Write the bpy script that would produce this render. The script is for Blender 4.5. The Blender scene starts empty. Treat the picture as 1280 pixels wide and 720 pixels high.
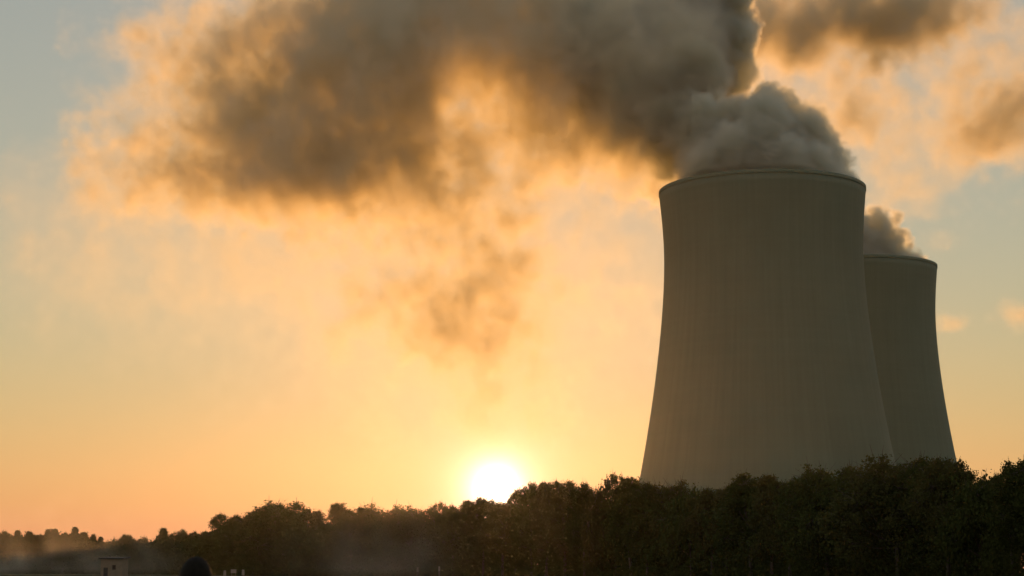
import bpy, bmesh, math, random
import numpy as np
from mathutils import Vector, Matrix, noise as mnoise

random.seed(11)
RNG = np.random.default_rng(5)
scene = bpy.context.scene
C = scene.collection
R = math.radians

# ------------------------------------------------------------------ camera, sky, sun, exposure
F = 2250.0                      # focal length in pixels of a 1280 px wide frame
PITCH = R(8.9)
CAM_Z = 1.6
cam_d = bpy.data.cameras.new('camera')
cam = bpy.data.objects.new('camera', cam_d); C.objects.link(cam)
cam_d.sensor_width = 36; cam_d.lens = F / 1280 * 36
cam_d.clip_start = 0.2; cam_d.clip_end = 20000
cam.location = (0, 0, CAM_Z); cam.rotation_euler = (R(90) + PITCH, 0, 0)
cam_d.dof.use_dof = True; cam_d.dof.focus_distance = 600; cam_d.dof.aperture_fstop = 5.0
scene.camera = cam

SUN_ELEV, SUN_AZ = R(2.55), R(-0.5)      # azimuth from +Y, positive towards +X
sun_dir = Vector((math.sin(SUN_AZ) * math.cos(SUN_ELEV), math.cos(SUN_AZ) * math.cos(SUN_ELEV), math.sin(SUN_ELEV)))

world = bpy.data.worlds.new('World'); scene.world = world
world.use_nodes = True
nt = world.node_tree; nt.nodes.clear()
def N(nt, t, **kw):
    n = nt.nodes.new(t)
    for k, v in kw.items():
        if k.startswith('i_'):
            n.inputs[k[2:].replace('_', ' ')].default_value = v
        else: setattr(n, k, v)
    return n
sky = N(nt, 'ShaderNodeTexSky', sky_type='NISHITA', sun_disc=False)
sky.sun_elevation = SUN_ELEV; sky.sun_rotation = SUN_AZ
sky.altitude = 0; sky.air_density = 1.7; sky.dust_density = 0.0; sky.ozone_density = 2.0
bg = N(nt, 'ShaderNodeBackground'); bg.inputs['Strength'].default_value = 0.15
nt.links.new(sky.outputs[0], bg.inputs[0])
# the sun's own disc, and the bright aureole round it
geo = N(nt, 'ShaderNodeNewGeometry')
dot = N(nt, 'ShaderNodeVectorMath', operation='DOT_PRODUCT'); dot.inputs[1].default_value = sun_dir
tc = N(nt, 'ShaderNodeTexCoord')
nt.links.new(tc.outputs['Generated'], dot.inputs[0])
acos = N(nt, 'ShaderNodeMath', operation='ARCCOSINE'); nt.links.new(dot.outputs['Value'], acos.inputs[0])
def expfall(scale, power):
    a = N(nt, 'ShaderNodeMath', operation='DIVIDE'); nt.links.new(acos.outputs[0], a.inputs[0]); a.inputs[1].default_value = scale
    b = N(nt, 'ShaderNodeMath', operation='POWER'); nt.links.new(a.outputs[0], b.inputs[0]); b.inputs[1].default_value = power
    c = N(nt, 'ShaderNodeMath', operation='MULTIPLY'); nt.links.new(b.outputs[0], c.inputs[0]); c.inputs[1].default_value = -1
    d = N(nt, 'ShaderNodeMath', operation='EXPONENT'); nt.links.new(c.outputs[0], d.inputs[0]); return d
prev = bg
for sc_, pw_, st_, col_ in ((R(0.42), 1.0, 6.0, (1, .90, .66, 1)), (R(2.2), 1.2, 1.0, (.12, .11, .15, 1)), (R(9), 1.3, 1.0, (.30, .06, .03, 1)), (R(4000), 1.0, 1.0, (.160, .150, .142, 1))):
    e = expfall(sc_, pw_)
    m = N(nt, 'ShaderNodeMath', operation='MULTIPLY'); nt.links.new(e.outputs[0], m.inputs[0]); m.inputs[1].default_value = st_
    b2 = N(nt, 'ShaderNodeBackground'); b2.inputs[0].default_value = col_; nt.links.new(m.outputs[0], b2.inputs[1])
    add = N(nt, 'ShaderNodeAddShader'); nt.links.new(prev.outputs[0], add.inputs[0]); nt.links.new(b2.outputs[0], add.inputs[1]); prev = add
wo = N(nt, 'ShaderNodeOutputWorld'); nt.links.new(prev.outputs[0], wo.inputs['Surface'])
world.cycles.sampling_method = 'MANUAL'; world.cycles.sample_map_resolution = 1024

sd = bpy.data.lights.new('sun', 'SUN'); sun = bpy.data.objects.new('sun', sd); C.objects.link(sun)
sd.energy = 2.3; sd.angle = R(0.53); sd.color = (1.0, 0.45, 0.13)
sun.rotation_euler = sun_dir.to_track_quat('Z', 'Y').to_euler()
sun.location = (0, -50, 60)

scene.view_settings.view_transform = 'Standard'; scene.view_settings.look = 'None'
scene.view_settings.exposure = 0.0; scene.view_settings.gamma = 1
scene.view_settings.use_curve_mapping = False
cy = scene.cycles
cy.use_denoising = True
cy.max_bounces = 6; cy.diffuse_bounces = 2; cy.glossy_bounces = 1; cy.transmission_bounces = 2
cy.volume_bounces = 3; cy.transparent_max_bounces = 24
cy.volume_step_rate = 3.0; cy.volume_max_steps = 256
cy.sample_clamp_indirect = 4.0

# ------------------------------------------------------------------ helpers
def P(px, py, Y):
    """world point at ground distance Y that the camera sees at photo pixel (px, py)"""
    u = (px - 640) / F; v = (360 - py) / F
    d = Vector((u, math.cos(PITCH) - v * math.sin(PITCH), math.sin(PITCH) + v * math.cos(PITCH)))
    return Vector((0, 0, CAM_Z)) + d * (Y / d.y)

def tag(o, label=None, cat=None, group=None, kind=None):
    if label: o['label'] = label
    if cat: o['category'] = cat
    if group: o['group'] = group
    if kind: o['kind'] = kind
    return o

def empty(name, loc, rz=0):
    o = bpy.data.objects.new(name, None); C.objects.link(o)
    o.location = loc; o.rotation_euler = (0, 0, rz); o.empty_display_size = 1
    return o

def link_mesh(name, me, mat, parent=None, smooth=False):
    o = bpy.data.objects.new(name, me); C.objects.link(o)
    if mat and not me.materials: me.materials.append(mat)
    if parent: o.parent = parent
    if smooth:
        me.polygons.foreach_set('use_smooth', [True] * len(me.polygons))
    return o

def from_bm(name, bm, mat, parent=None, smooth=False):
    me = bpy.data.meshes.new(name); bm.to_mesh(me); bm.free()
    return link_mesh(name, me, mat, parent, smooth)

def copy_tree(o, parent=None):
    c = o.copy(); C.objects.link(c); c.parent = parent
    for ch in list(o.children): copy_tree(ch, c)
    return c

def np_mesh(name, V, Fq, n=4):
    me = bpy.data.meshes.new(name)
    V = np.asarray(V, np.float32); Fq = np.asarray(Fq, np.int32)
    me.vertices.add(len(V)); me.vertices.foreach_set('co', V.ravel())
    me.loops.add(Fq.size); me.loops.foreach_set('vertex_index', Fq.ravel())
    me.polygons.add(len(Fq)); me.polygons.foreach_set('loop_start', np.arange(0, Fq.size, n, dtype=np.int32))
    me.polygons.foreach_set('loop_total', np.full(len(Fq), n, np.int32))
    me.update(calc_edges=True)
    return me

def bx(bm, cx, cy_, cz, sx, sy, sz, rot=None):
    r = bmesh.ops.create_cube(bm, size=1)
    bmesh.ops.scale(bm, vec=(sx, sy, sz), verts=r['verts'])
    if rot is not None: bmesh.ops.rotate(bm, matrix=rot, verts=r['verts'])
    bmesh.ops.translate(bm, vec=(cx, cy_, cz), verts=r['verts'])
    return r['verts']

def mat_new(name):
    m = bpy.data.materials.new(name); m.use_nodes = True
    nt = m.node_tree; nt.nodes.clear()
    return m, nt

def simple_mat(name, col, col2, scale=2.0, rough=0.85, bump=0.2, stretch=(1, 1, 1)):
    m, nt = mat_new(name)
    out = N(nt, 'ShaderNodeOutputMaterial'); p = N(nt, 'ShaderNodeBsdfPrincipled')
    p.inputs['Roughness'].default_value = rough
    tc = N(nt, 'ShaderNodeTexCoord'); mp = N(nt, 'ShaderNodeMapping'); mp.inputs['Scale'].default_value = stretch
    nt.links.new(tc.outputs['Object'], mp.inputs[0])
    no = N(nt, 'ShaderNodeTexNoise'); no.inputs['Scale'].default_value = scale; no.inputs['Detail'].default_value = 6
    nt.links.new(mp.outputs[0], no.inputs['Vector'])
    rp = N(nt, 'ShaderNodeValToRGB'); rp.color_ramp.elements[0].position = .3; rp.color_ramp.elements[1].position = .7
    rp.color_ramp.elements[0].color = (*col, 1); rp.color_ramp.elements[1].color = (*col2, 1)
    nt.links.new(no.outputs['Fac'], rp.inputs[0]); nt.links.new(rp.outputs[0], p.inputs['Base Color'])
    if bump:
        b = N(nt, 'ShaderNodeBump'); b.inputs['Strength'].default_value = bump
        nt.links.new(no.outputs['Fac'], b.inputs['Height']); nt.links.new(b.outputs[0], p.inputs['Normal'])
    nt.links.new(p.outputs[0], out.inputs[0])
    return m

# ------------------------------------------------------------------ materials
def concrete_mat(name, a, b):
    m, nt = mat_new(name)
    out = N(nt, 'ShaderNodeOutputMaterial'); p = N(nt, 'ShaderNodeBsdfPrincipled')
    p.inputs['Roughness'].default_value = 0.9
    tc = N(nt, 'ShaderNodeTexCoord')
    sep = N(nt, 'ShaderNodeSeparateXYZ'); nt.links.new(tc.outputs['Object'], sep.inputs[0])
    at = N(nt, 'ShaderNodeMath', operation='ARCTAN2'); nt.links.new(sep.outputs['Y'], at.inputs[0]); nt.links.new(sep.outputs['X'], at.inputs[1])
    # streaks that run down the shell
    cmb = N(nt, 'ShaderNodeCombineXYZ')
    a1 = N(nt, 'ShaderNodeMath', operation='MULTIPLY'); nt.links.new(at.outputs[0], a1.inputs[0]); a1.inputs[1].default_value = 22
    z1 = N(nt, 'ShaderNodeMath', operation='MULTIPLY'); nt.links.new(sep.outputs['Z'], z1.inputs[0]); z1.inputs[1].default_value = 0.012
    nt.links.new(a1.outputs[0], cmb.inputs[0]); nt.links.new(z1.outputs[0], cmb.inputs[1])
    n1 = N(nt, 'ShaderNodeTexNoise'); n1.inputs['Scale'].default_value = 1.0; n1.inputs['Detail'].default_value = 8; n1.inputs['Roughness'].default_value = .65
    nt.links.new(cmb.outputs[0], n1.inputs['Vector'])
    n2 = N(nt, 'ShaderNodeTexNoise'); n2.inputs['Scale'].default_value = 0.035; n2.inputs['Detail'].default_value = 7
    nt.links.new(tc.outputs['Object'], n2.inputs['Vector'])
    mx = N(nt, 'ShaderNodeMath', operation='ADD'); nt.links.new(n1.outputs['Fac'], mx.inputs[0]); nt.links.new(n2.outputs['Fac'], mx.inputs[1])
    # formwork lifts: every ring was poured separately
    zl = N(nt, 'ShaderNodeMath', operation='DIVIDE'); nt.links.new(sep.outputs['Z'], zl.inputs[0]); zl.inputs[1].default_value = 1.5
    fl = N(nt, 'ShaderNodeMath', operation='FLOOR'); nt.links.new(zl.outputs[0], fl.inputs[0])
    wn = N(nt, 'ShaderNodeTexWhiteNoise', noise_dimensions='1D'); nt.links.new(fl.outputs[0], wn.inputs['W'])
    wm = N(nt, 'ShaderNodeMath', operation='MULTIPLY_ADD'); nt.links.new(wn.outputs['Value'], wm.inputs[0]); wm.inputs[1].default_value = 0.10
    nt.links.new(mx.outputs[0], wm.inputs[2])
    rp = N(nt, 'ShaderNodeValToRGB'); rp.color_ramp.elements[0].position = .75; rp.color_ramp.elements[1].position = 1.3
    mr = N(nt, 'ShaderNodeMapRange'); mr.inputs['From Min'].default_value = .7; mr.inputs['From Max'].default_value = 1.35
    nt.links.new(wm.outputs[0], mr.inputs[0])
    rp.color_ramp.elements[0].position = 0; rp.color_ramp.elements[1].position = 1
    rp.color_ramp.elements[0].color = (*a, 1); rp.color_ramp.elements[1].color = (*b, 1)
    nt.links.new(mr.outputs[0], rp.inputs[0]); nt.links.new(rp.outputs[0], p.inputs['Base Color'])
    bp = N(nt, 'ShaderNodeBump'); bp.inputs['Strength'].default_value = .3; bp.inputs['Distance'].default_value = .15
    nt.links.new(wm.outputs[0], bp.inputs['Height']); nt.links.new(bp.outputs[0], p.inputs['Normal'])
    nt.links.new(p.outputs[0], out.inputs[0])
    return m
M_CONC = concrete_mat('tower_concrete', (.135, .175, .128), (.172, .220, .162))
M_CONC_IN = concrete_mat('tower_concrete_inner', (.16, .16, .14), (.26, .26, .24))

def leaf_mat(name, a, b, trans):
    m, nt = mat_new(name)
    out = N(nt, 'ShaderNodeOutputMaterial')
    d = N(nt, 'ShaderNodeBsdfDiffuse'); t = N(nt, 'ShaderNodeBsdfTranslucent'); mix = N(nt, 'ShaderNodeMixShader'); mix.inputs[0].default_value = trans
    tc = N(nt, 'ShaderNodeTexCoord'); oi = N(nt, 'ShaderNodeObjectInfo')
    no = N(nt, 'ShaderNodeTexNoise'); no.inputs['Scale'].default_value = .5; no.inputs['Detail'].default_value = 5
    nt.links.new(tc.outputs['Object'], no.inputs['Vector'])
    ad = N(nt, 'ShaderNodeMath', operation='MULTIPLY_ADD'); nt.links.new(oi.outputs['Random'], ad.inputs[0]); ad.inputs[1].default_value = .35
    nt.links.new(no.outputs['Fac'], ad.inputs[2])
    rp = N(nt, 'ShaderNodeValToRGB'); rp.color_ramp.elements[0].position = .35; rp.color_ramp.elements[1].position = .95
    rp.color_ramp.elements[0].color = (*a, 1); rp.color_ramp.elements[1].color = (*b, 1)
    nt.links.new(ad.outputs[0], rp.inputs[0])
    for s in (d, t): nt.links.new(rp.outputs[0], s.inputs[0])
    nt.links.new(d.outputs[0], mix.inputs[1]); nt.links.new(t.outputs[0], mix.inputs[2]); nt.links.new(mix.outputs[0], out.inputs[0])
    return m
M_LEAF = leaf_mat('leaves_broad', (.04, .055, .015), (.085, .095, .027), .12)
M_LEAF2 = leaf_mat('leaves_olive', (.06, .065, .02), (.11, .105, .035), .12)
M_NEEDLE = leaf_mat('needles', (.025, .045, .018), (.06, .085, .03), .12)
M_BARK = simple_mat('bark', (.05, .04, .03), (.13, .105, .08), 3, .95, .6, (1, 1, .2))
M_GRASS = leaf_mat('grass_blades', (.05, .07, .02), (.12, .12, .045), .3)

# ------------------------------------------------------------------ ground
def ground():
    xs = np.concatenate([np.linspace(-3000, -400, 14), np.linspace(-360, 360, 73), np.linspace(400, 3000, 14)])
    ys = np.concatenate([np.linspace(-3000, -60, 12), np.linspace(-40, 900, 95), np.linspace(950, 3000, 14)])
    V = []
    for y in ys:
        for x in xs:
            z = 0.18 * (mnoise.noise(Vector((x * .03, y * .03, 1))) + .5 * mnoise.noise(Vector((x * .09, y * .09, 4))))
            V.append((x, y, z - .1))
    nx = len(xs); Fq = [(j * nx + i, j * nx + i + 1, (j + 1) * nx + i + 1, (j + 1) * nx + i) for j in range(len(ys) - 1) for i in range(nx - 1)]
    m, nt = mat_new('meadow')
    out = N(nt, 'ShaderNodeOutputMaterial'); p = N(nt, 'ShaderNodeBsdfPrincipled'); p.inputs['Roughness'].default_value = 1
    p.inputs['Specular IOR Level'].default_value = .1
    tc = N(nt, 'ShaderNodeTexCoord')
    n1 = N(nt, 'ShaderNodeTexNoise'); n1.inputs['Scale'].default_value = .04; n1.inputs['Detail'].default_value = 10
    n2 = N(nt, 'ShaderNodeTexNoise'); n2.inputs['Scale'].default_value = 4; n2.inputs['Detail'].default_value = 6
    for n_ in (n1, n2): nt.links.new(tc.outputs['Object'], n_.inputs['Vector'])
    ad = N(nt, 'ShaderNodeMath', operation='MULTIPLY_ADD'); nt.links.new(n2.outputs['Fac'], ad.inputs[0]); ad.inputs[1].default_value = .5
    nt.links.new(n1.outputs['Fac'], ad.inputs[2])
    rp = N(nt, 'ShaderNodeValToRGB'); rp.color_ramp.elements[0].position = .55; rp.color_ramp.elements[1].position = .95
    rp.color_ramp.elements[0].color = (.045, .055, .02, 1); rp.color_ramp.elements[1].color = (.12, .10, .045, 1)
    nt.links.new(ad.outputs[0], rp.inputs[0]); nt.links.new(rp.outputs[0], p.inputs['Base Color'])
    b = N(nt, 'ShaderNodeBump'); b.inputs['Distance'].default_value = .1; nt.links.new(n2.outputs['Fac'], b.inputs['Height']); nt.links.new(b.outputs[0], p.inputs['Normal'])
    nt.links.new(p.outputs[0], out.inputs[0])
    o = link_mesh('ground', np_mesh('ground', V, Fq), m, smooth=True)
    tag(o, kind='structure'); o['label'] = 'flat dark meadow in front of the woods'
ground()

# ------------------------------------------------------------------ cooling towers
Z_TOP = 165.0
_prof = [(9.5, 60.6), (20, 58.3), (38, 54.8), (55, 51.6), (73, 48.6), (90, 46.2), (108, 44.2), (125, 43.0), (138, 42.75), (150, 43.3), (158, 44.0), (Z_TOP, 44.7)]
def radius(z):
    zs = [a for a, _ in _prof]; rs = [b for _, b in _prof]
    # smooth interpolation through the profile
    i = max(0, min(len(zs) - 2, int(np.searchsorted(zs, z) - 1)))
    t = (z - zs[i]) / (zs[i + 1] - zs[i])
    def tan(k):
        if k == 0: return (rs[1] - rs[0]) / (zs[1] - zs[0])
        if k == len(zs) - 1: return (rs[-1] - rs[-2]) / (zs[-1] - zs[-2])
        return (rs[k + 1] - rs[k - 1]) / (zs[k + 1] - zs[k - 1])
    h = zs[i + 1] - zs[i]
    return ((2*t**3 - 3*t**2 + 1) * rs[i] + (t**3 - 2*t**2 + t) * h * tan(i) + (-2*t**3 + 3*t**2) * rs[i+1] + (t**3 - t**2) * h * tan(i+1))

def revolve(ring_list, seg):
    """closed profile [(r, z)...] spun round Z; ribs: tiny raised meridional ribs"""
    V = []; Fq = []
    n = len(ring_list)
    for k in range(seg):
        a = 2 * math.pi * k / seg
        for r, z, rib in ring_list:
            rr = r + (rib if k % 3 == 0 else 0)
            V.append((rr * math.cos(a), rr * math.sin(a), z))
    for k in range(seg):
        k2 = (k + 1) % seg
        for i in range(n):
            i2 = (i + 1) % n
            Fq.append((k * n + i, k2 * n + i, k2 * n + i2, k * n + i2))
    return V, Fq

def make_tower():
    root = empty('cooling_tower', (0, 0, 0))
    zs = list(np.linspace(9.5, Z_TOP - 1.6, 54))
    prof = [(radius(z), z, .10) for z in zs] + [(radius(z) - .9, z, 0) for z in reversed(zs)]
    V, Fq = revolve(prof, 360)
    sh = link_mesh('shell', np_mesh('shell', V, Fq), M_CONC, root, smooth=True)
    r = radius(Z_TOP)
    prof = [(r + .06, Z_TOP - 1.6, 0), (r + .14, Z_TOP - 1.5, 0), (r + .15, Z_TOP, 0), (r - 1.6, Z_TOP, 0), (r - 1.6, Z_TOP - 1.6, 0)]
    V, Fq = revolve(prof, 240); link_mesh('rim', np_mesh('rim', V, Fq), M_CONC, root)
    # inlet wall under the shell, with its slanted legs standing proud of it
    prof = [(62.5, 0, 0), (60.2, 9.4, 0), (57.5, 9.4, 0), (57.5, 0, 0)]
    V, Fq = revolve(prof, 120); link_mesh('inlet_base', np_mesh('inlet_base', V, Fq), M_CONC_IN, root)
    return root
T1 = (109.0, 770.0); T2 = (187.4, 974.0)
t1 = make_tower(); t1.location = (*T1, 0)
t2 = copy_tree(t1); t2.location = (*T2, 0); t2.rotation_euler.z = .7
tag(t1, 'huge grey concrete cooling tower, the nearer and wider one, seen whole above the trees', 'cooling tower', 'cooling towers of the power station')
tag(t2, 'smaller-looking concrete cooling tower half hidden behind the right edge of the nearer one', 'cooling tower', 'cooling towers of the power station')

# ------------------------------------------------------------------ volumes (steam, clouds, mist)
def fbm(shape, vox, size, beta=3.6, seed=0, lo=None):
    """isotropic spectral noise, unit variance; size = largest feature in metres"""
    rng = np.random.default_rng(seed)
    w = rng.standard_normal(shape).astype(np.float32)
    f = np.fft.rfftn(w)
    kx = np.fft.fftfreq(shape[0], vox)[:, None, None]; ky = np.fft.fftfreq(shape[1], vox)[None, :, None]; kz = np.fft.rfftfreq(shape[2], vox)[None, None, :]
    k = np.sqrt(kx**2 + ky**2 + kz**2)
    k0 = 1.0 / size
    a = (k0**2 + k**2) ** (-beta / 4)
    f *= a
    n = np.fft.irfftn(f, s=shape, axes=(0, 1, 2)).astype(np.float32)
    n -= n.mean(); n /= n.std()
    return n

def project(X, Y, Z):
    z = Z - CAM_Z
    d = Y * math.cos(PITCH) + z * math.sin(PITCH)
    v = -Y * math.sin(PITCH) + z * math.cos(PITCH)
    return 640 + F * X / d, 360 - F * v / d, d

def steam_mat(name, scale, fwd=.8, back=.2, g=.62, g2=-.1, absorb=.22, acol=(1, .80, 0)):
    m, nt = mat_new(name)
    out = N(nt, 'ShaderNodeOutputMaterial')
    at = N(nt, 'ShaderNodeAttribute', attribute_name='density')
    add = N(nt, 'ShaderNodeAddShader')
    for i, (w, gg) in enumerate(((fwd, g), (back, g2))):
        mu = N(nt, 'ShaderNodeMath', operation='MULTIPLY'); nt.links.new(at.outputs['Fac'], mu.inputs[0]); mu.inputs[1].default_value = scale * w
        s = N(nt, 'ShaderNodeVolumeScatter'); s.inputs['Color'].default_value = (1, 1, 1, 1); s.inputs['Anisotropy'].default_value = gg
        nt.links.new(mu.outputs[0], s.inputs['Density']); nt.links.new(s.outputs[0], add.inputs[i])
    ab = N(nt, 'ShaderNodeVolumeAbsorption'); ab.inputs['Color'].default_value = (*acol, 1)
    ma = N(nt, 'ShaderNodeMath', operation='MULTIPLY'); nt.links.new(at.outputs['Fac'], ma.inputs[0]); ma.inputs[1].default_value = scale * absorb
    nt.links.new(ma.outputs[0], ab.inputs['Density'])
    add2 = N(nt, 'ShaderNodeAddShader'); nt.links.new(add.outputs[0], add2.inputs[0]); nt.links.new(ab.outputs[0], add2.inputs[1])
    nt.links.new(add2.outputs[0], out.inputs['Volume'])
    return m

def voxel_object(name, D, vox, origin, rz, mat, parent=None):
    """density grid D (nx, ny, nz) carried on a lattice of points, turned into a fog volume"""
    nx, ny, nz = D.shape
    me = bpy.data.meshes.new(name)
    me.vertices.add(D.size)
    ii, jj, kk = np.meshgrid(np.arange(nx), np.arange(ny), np.arange(nz), indexing='ij')
    co = np.stack([ii, jj, kk], -1).reshape(-1, 3).astype(np.float32) * vox
    me.vertices.foreach_set('co', co.ravel())
    at = me.attributes.new('amount', 'FLOAT', 'POINT'); at.data.foreach_set('value', D.astype(np.float32).ravel())
    src = bpy.data.objects.new(name + '_samples', me)        # never linked: only read by the node tree below
    vd = bpy.data.volumes.new(name); vd.materials.append(mat)
    o = bpy.data.objects.new(name, vd); C.objects.link(o)
    o.location = origin; o.rotation_euler = (0, 0, rz)
    if parent: o.parent = parent
    ng = bpy.data.node_groups.new(name + '_voxels', 'GeometryNodeTree')
    ng.interface.new_socket('Geometry', in_out='INPUT', socket_type='NodeSocketGeometry')
    ng.interface.new_socket('Geometry', in_out='OUTPUT', socket_type='NodeSocketGeometry')
    L = ng.links.new
    gi = ng.nodes.new('NodeGroupInput'); go = ng.nodes.new('NodeGroupOutput')
    vc = ng.nodes.new('GeometryNodeVolumeCube')
    vc.inputs['Min'].default_value = (0, 0, 0); vc.inputs['Max'].default_value = ((nx - 1) * vox, (ny - 1) * vox, (nz - 1) * vox)
    vc.inputs['Resolution X'].default_value = nx; vc.inputs['Resolution Y'].default_value = ny; vc.inputs['Resolution Z'].default_value = nz
    pos = ng.nodes.new('GeometryNodeInputPosition'); sep = ng.nodes.new('ShaderNodeSeparateXYZ'); L(pos.outputs[0], sep.inputs[0])
    def idx(out, n):
        a = ng.nodes.new('ShaderNodeMath'); a.operation = 'DIVIDE'; L(out, a.inputs[0]); a.inputs[1].default_value = vox
        b = ng.nodes.new('ShaderNodeMath'); b.operation = 'ROUND'; L(a.outputs[0], b.inputs[0])
        c = ng.nodes.new('ShaderNodeClamp'); L(b.outputs[0], c.inputs[0]); c.inputs['Max'].default_value = n - 1
        return c.outputs[0]
    i_, j_, k_ = idx(sep.outputs[0], nx), idx(sep.outputs[1], ny), idx(sep.outputs[2], nz)
    m1 = ng.nodes.new('ShaderNodeMath'); m1.operation = 'MULTIPLY_ADD'; L(i_, m1.inputs[0]); m1.inputs[1].default_value = ny; L(j_, m1.inputs[2])
    m2 = ng.nodes.new('ShaderNodeMath'); m2.operation = 'MULTIPLY_ADD'; L(m1.outputs[0], m2.inputs[0]); m2.inputs[1].default_value = nz; L(k_, m2.inputs[2])
    na = ng.nodes.new('GeometryNodeInputNamedAttribute'); na.data_type = 'FLOAT'; na.inputs[0].default_value = 'amount'
    si = ng.nodes.new('GeometryNodeSampleIndex'); si.data_type = 'FLOAT'; si.domain = 'POINT'
    oi = ng.nodes.new('GeometryNodeObjectInfo'); oi.transform_space = 'ORIGINAL'; oi.inputs['Object'].default_value = src
    L(oi.outputs['Geometry'], si.inputs['Geometry']); L(na.outputs[0], si.inputs['Value']); L(m2.outputs[0], si.inputs['Index'])
    L(si.outputs[0], vc.inputs['Density'])
    sm = ng.nodes.new('GeometryNodeSetMaterial'); L(vc.outputs[0], sm.inputs[0]); sm.inputs['Material'].default_value = mat
    L(sm.outputs[0], go.inputs[0])
    md = o.modifiers.new('voxels', 'NODES'); md.node_group = ng
    return o

def grid_axes(nx, ny, nz, vox, origin, rz):
    i = np.arange(nx, dtype=np.float32)[:, None, None] * vox; j = np.arange(ny, dtype=np.float32)[None, :, None] * vox; k = np.arange(nz, dtype=np.float32)[None, None, :] * vox
    c, s = math.cos(rz), math.sin(rz)
    X = origin[0] + i * c - j * s + 0 * k; Y = origin[1] + i * s + j * c + 0 * k; Z = origin[2] + k + 0 * (i + j)
    return X, Y, Z

def smooth(x, a, b):
    t = np.clip((x - a) / (b - a), 0, 1); return t * t * (3 - 2 * t)

def edge_fade(D, n=4):
    for ax in range(3):
        L = D.shape[ax]; w = np.clip(np.minimum(np.arange(L), np.arange(L)[::-1]) / n, 0, 1)
        sh = [1, 1, 1]; sh[ax] = L
        D *= w.reshape(sh)
    return D

# --- puffs: cauliflower lobes near the tower mouths
def puff_field(shape, vox, origin, spheres):
    """highest of (1 - d/r) over all spheres, rasterised locally"""
    Fd = np.full(shape, -1.0, np.float32)
    for (x, y, z, r) in spheres:
        e = r * 1.6
        lo = [max(0, int((c - e - o) / vox)) for c, o in zip((x, y, z), origin)]
        hi = [min(s, int((c + e - o) / vox) + 2) for c, o, s in zip((x, y, z), origin, shape)]
        if any(h <= l for l, h in zip(lo, hi)): continue
        a = (np.arange(lo[0], hi[0]) * vox + origin[0] - x)[:, None, None]; b = (np.arange(lo[1], hi[1]) * vox + origin[1] - y)[None, :, None]; c = (np.arange(lo[2], hi[2]) * vox + origin[2] - z)[None, None, :]
        d = (r - np.sqrt(a * a + b * b + c * c))           # metres inside
        sl = Fd[lo[0]:hi[0], lo[1]:hi[1], lo[2]:hi[2]]
        np.maximum(sl, d.astype(np.float32) / 6.0, out=sl)
    return Fd

def sprout(base, rng, levels=2, n=9, k=.42):
    out = list(base); cur = base
    for lv in range(levels):
        nxt = []
        for (x, y, z, r) in cur:
            for _ in range(n):
                v = rng.standard_normal(3); v /= np.linalg.norm(v)
                rr = r * k * rng.uniform(.7, 1.25)
                q = r * rng.uniform(.78, .98)
                nxt.append((x + v[0] * q, y + v[1] * q, z + v[2] * q, rr))
        out += nxt; cur = nxt
    return out

def px_sphere(px, py, Y, rpx):
    p = P(px, py, Y); return (p.x, p.y, p.z, rpx / F * Y)

def near_billow(parent):
    vox = 1.15
    org = (-25.0, 715.0, 158.0); shape = (160, 166, 124)
    rng = np.random.default_rng(3)
    base = [px_sphere(*a) for a in (
        (905, 205, 765, 66), (960, 195, 760, 66), (930, 205, 742, 48), (975, 208, 738, 46), (950, 175, 742, 38), (1000, 208, 746, 40), (890, 212, 745, 40), (1000, 190, 765, 48), (1025, 185, 765, 28), (1048, 200, 775, 16),
        (925, 160, 765, 44), (968, 152, 765, 42), (1005, 165, 762, 36), (955, 128, 768, 22), (985, 130, 768, 16), (880, 168, 768, 42),
        (850, 160, 790, 55), (800, 130, 815, 60), (835, 195, 790, 40), (860, 110, 800, 50),
        (895, 95, 835, 48), (905, 45, 840, 44), (880, 20, 850, 60), (840, 60, 845, 70), (900, -5, 850, 36), (780, 60, 850, 80),
        (740, 100, 860, 70), (720, 30, 870, 80), (930, 75, 838, 14), (928, 100, 838, 16), (935, 30, 838, 14), (920, 12, 842, 16))]
    # fill the mouth of the tower
    for a in range(0, 360, 40):
        base.append((T1[0] + 27 * math.cos(R(a)), T1[1] + 27 * math.sin(R(a)), 162, 15))
    base.append((T1[0], T1[1], 163, 24))
    sp = sprout(base, rng, 2, 10, .38)
    sp = [s for s in sp if not (s[2] - s[3] < 168 and s[2] < 172 and (s[0] - T1[0])**2 + (s[1] - T1[1])**2 > 38**2 and s[0] > 60)]
    Fd = puff_field(shape, vox, org, sp)
    n = fbm(shape, vox, 11, 3.0, 21)
    d = Fd * 6 + n * .9                     # metres inside the puffs
    X, Y, Z = grid_axes(*shape, vox, org, 0)
    px, py, _ = project(X, Y, Z)
    soft = smooth(980 - px + 0 * py, 60, 260) * 7 + 1.0       # crisp over the mouth, softer down wind
    D = np.clip(d / soft, 0, 1) ** 1.2
    D *= 1 + .35 * fbm(shape, vox, 30, 3.8, 22).clip(-2, 2) * .8
    D = D.clip(0, None)
    D *= smooth(px, 660, 860) * .75 + .25 * smooth(px, 640, 760)
    # nothing outside the shell below the rim
    rr = np.sqrt((X - T1[0])**2 + (Y - T1[1])**2)
    D *= np.where((rr > 42.5) & (Z < Z_TOP + 1.5) & (X > 62), 0, 1)
    D *= np.clip(np.arange(124)[::-1] / 18, 0, 1)[None, None, :]
    D = edge_fade(D, 3)
    D[D < .01] = 0
    m = steam_mat('steam_dense', .24, absorb=.16, acol=(.62, .70, .1))
    o = voxel_object('billow', D, vox, org, 0, m, parent)
    return o

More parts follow.
